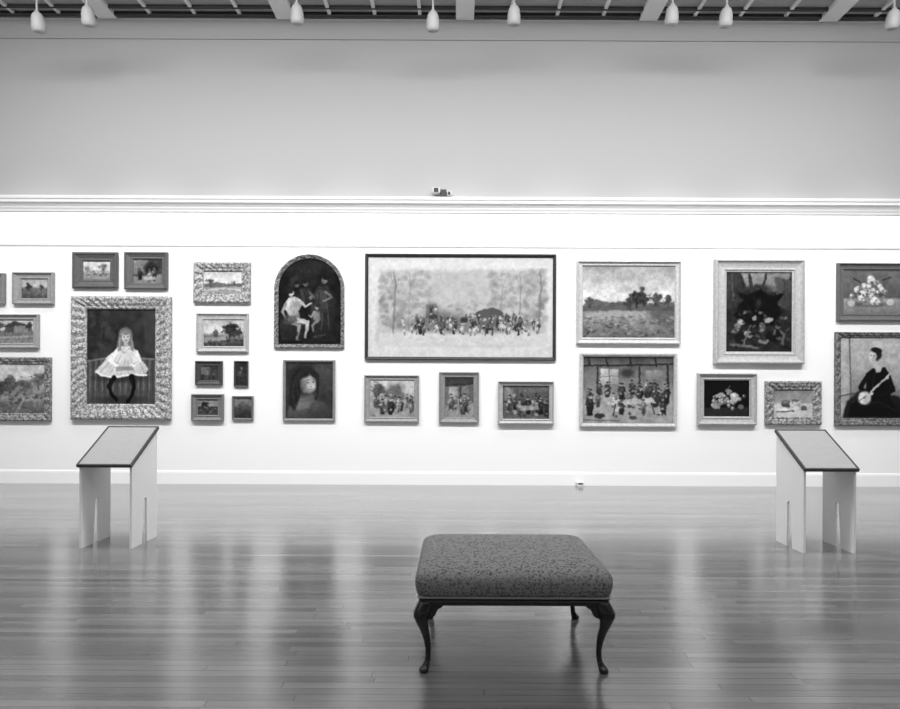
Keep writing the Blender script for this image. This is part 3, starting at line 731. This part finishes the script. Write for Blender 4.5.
for k, (sx, sy) in enumerate(((-1, -1), (1, -1), (-1, 1), (1, 1))):
    V, Fc = [], []; n = 20
    zs = [p[1] for p in legprof]; tt = np.linspace(0, len(legprof) - 1, 57)
    offs = np.interp(tt, range(len(legprof)), [p[0] for p in legprof]); zz = np.interp(tt, range(len(legprof)), zs); rr = np.interp(tt, range(len(legprof)), [p[2] for p in legprof])
    for o_, z_, r_ in zip(offs, zz, rr):
        cx_, cy_ = sx * (.403 + o_), sy * (.345 + o_)
        for i in range(n):
            a = 2 * pi * i / n
            sq = 1 + .12 * max(0, (z_ - .2) / .12) * abs(math.sin(2 * a))
            V.append((cx_ + r_ * sq * math.cos(a), cy_ + r_ * sq * math.sin(a), z_))
    m = len(zz)
    for j in range(m - 1):
        for i in range(n):
            q = (i+1) % n; Fc.append((j*n+i, j*n+q, (j+1)*n+q, (j+1)*n+i))
    Fc += [tuple(range(n)), tuple((m-1)*n + i for i in range(n))]
    obj('leg_%d' % (k + 1), V, Fc, M_WOOD, bench, True)
    for ax in (0, 1):
        pts = [(0, .308), (.065, .308), (.058, .300), (.045, .294), (.036, .280), (.03, .264), (.02, .257), (0, .25)]
        V = []
        for w_ in (-.011, .011):
            for d_, z_ in pts:
                if ax == 0: V.append((sx * (.388 - d_), sy * .36 + w_, z_))
                else: V.append((sx * .420 + w_, sy * (.335 - d_), z_))
        n2 = len(pts)
        Fc = [(i, (i+1) % n2, n2 + (i+1) % n2, n2 + i) for i in range(n2)] + [tuple(range(n2)), tuple(range(n2, 2*n2))]
        obj('bracket_%d%s' % (k + 1, 'ab'[ax]), V, Fc, M_WOOD, bench)

# ---------------------------------------------------------------- track lights
def track_light(px, py, d=7.9, tilt=14):
    x, z = wp(px, py, d)
    prof = [(.0, .115), (.022, .114), (.028, .095), (.05, .082), (.066, .05), (.076, 0), (.081, -.05), (.083, -.085), (.073, -.115), (.053, -.130), (.045, -.115), (0, -.105)]
    V, Fc = [], []; n = 24
    t = math.radians(tilt)
    for r, h in prof:
        for i in range(n):
            a = 2 * pi * i / n
            lx, ly, lz = r * math.cos(a), r * math.sin(a), h
            V.append((lx, ly * math.cos(t) - lz * math.sin(t), ly * math.sin(t) + lz * math.cos(t)))
    m = len(prof)
    for j in range(m - 1):
        for i in range(n):
            q = (i+1) % n; Fc.append((j*n+i, j*n+q, (j+1)*n+q, (j+1)*n+i))
    k = len(V); top = CEIL - z
    yt, zt = -.10 * math.sin(t), .10 * math.cos(t)
    for zz_, rr_ in ((zt, .012), (top - .03, .012), (top - .03, .045), (top, .045)):
        for i in range(n):
            a = 2 * pi * i / n; V.append((rr_ * math.cos(a), yt + rr_ * math.sin(a), zz_))
    for j in range(3):
        for i in range(n):
            q = (i+1) % n; Fc.append((k+j*n+i, k+j*n+q, k+(j+1)*n+q, k+(j+1)*n+i))
    o = obj('track_light', V, Fc, M_LAMP, None, True)
    o.location = (x, d, z)
    return o
for px, py in ((38, 21), (88, 15), (297, 13), (433, 20), (514, 14), (672, 14), (726, 16), (893, 18)):
    track_light(px, py)

# emergency light on the cornice
ex, ez = wp(442, 190, WALL - .06)
em = empty('emergency_light', (ex, WALL - .055, 3.90))
box('battery_box', -.02, .06, -.03, .04, 0, .10, M_BLACK, em, .006)
box('lamp_head_1', -.125, -.03, -.05, .03, .045, .125, M_WHITEPL, em, .012)
box('lamp_lens_1', -.11, -.045, -.056, -.048, .055, .115, M_BLACK, em, .004)
box('lamp_head_2', .07, .125, -.05, .03, .01, .075, M_WHITEPL, em, .012)
box('lamp_lens_2', .08, .115, -.056, -.048, .02, .065, M_BLACK, em, .004)
box('arm', -.04, .08, -.01, .01, .05, .065, M_BLACK, em)

ox, _ = wp(579, 484)
ob = empty('floor_outlet_box', (ox, WALL - .07, 0))
box('housing', -.05, .05, -.04, .045, 0, .06, M_WHITEPL, ob, .006)
box('socket_plate', -.03, .03, -.044, -.038, .03, .048, M_BLACK, ob, .002)

# ---------------------------------------------------------------- lights
def area(name, loc, target, sx, sy, power, spread=180):
    l = bpy.data.lights.new(name, 'AREA'); l.shape = 'RECTANGLE'; l.size = sx; l.size_y = sy; l.energy = power
    l.spread = math.radians(spread)
    o = bpy.data.objects.new(name, l); o.location = loc
    o.rotation_euler = (Vector(target) - Vector(loc)).to_track_quat('-Z', 'Y').to_euler()
    scene.collection.objects.link(o); return o
area('wall_wash_strip', (0, 4.6, 6.15), (0, 8.85, 1.2), 14, .35, 510, 130)
area('ceiling_fill', (0, 1.5, 6.2), (0, 1.5, 0), 13, 6, 280)  # added soft overhead fill, out of view, for the room's ambient light
def spot(x, y, z, tx, ty, tz, power, ang, blend=.6, rad=.08):
    l = bpy.data.lights.new('track_or_fill_spot', 'SPOT'); l.energy = power; l.spot_size = math.radians(ang); l.spot_blend = blend; l.shadow_soft_size = rad
    o = bpy.data.objects.new('track_or_fill_spot', l); o.location = (x, y, z)
    o.rotation_euler = (Vector((tx, ty, tz)) - Vector((x, y, z))).to_track_quat('-Z', 'Y').to_euler()
    scene.collection.objects.link(o)
for k in range(11):
    x = -7.0 + k * 1.4
    spot(x, 7.1, 5.95, x, 8.85, 1.8, 98, 50, .8)
spot(0.4, 4.2, 5.9, -2.8, 5.4, .5, 190, 24, 1.0, .25)  # added unseen fill spot to brighten the left lectern's boards
spot(-0.2, 4.2, 5.9, 3.0, 5.4, .5, 190, 24, 1.0, .25)  # same added fill, aimed at the right lectern

w = bpy.data.worlds.new('world'); scene.world = w; w.use_nodes = True
w.node_tree.nodes['Background'].inputs[0].default_value = (.5, .5, .5, 1)
w.node_tree.nodes['Background'].inputs[1].default_value = .3

# ---------------------------------------------------------------- camera
cam = bpy.data.cameras.new('camera'); cam.sensor_width = 36; cam.sensor_fit = 'HORIZONTAL'
cam.lens = F / 900 * 36
cam.shift_x = -(CX - 450) / 900; cam.shift_y = (CY - 354.5) / 900
co = bpy.data.objects.new('camera', cam)
co.matrix_world = Matrix.Translation((0, 0, H)) @ Matrix.Rotation(math.radians(90), 4, 'X') @ Matrix.Rotation(ROLL, 4, 'Z')
scene.collection.objects.link(co); scene.camera = co
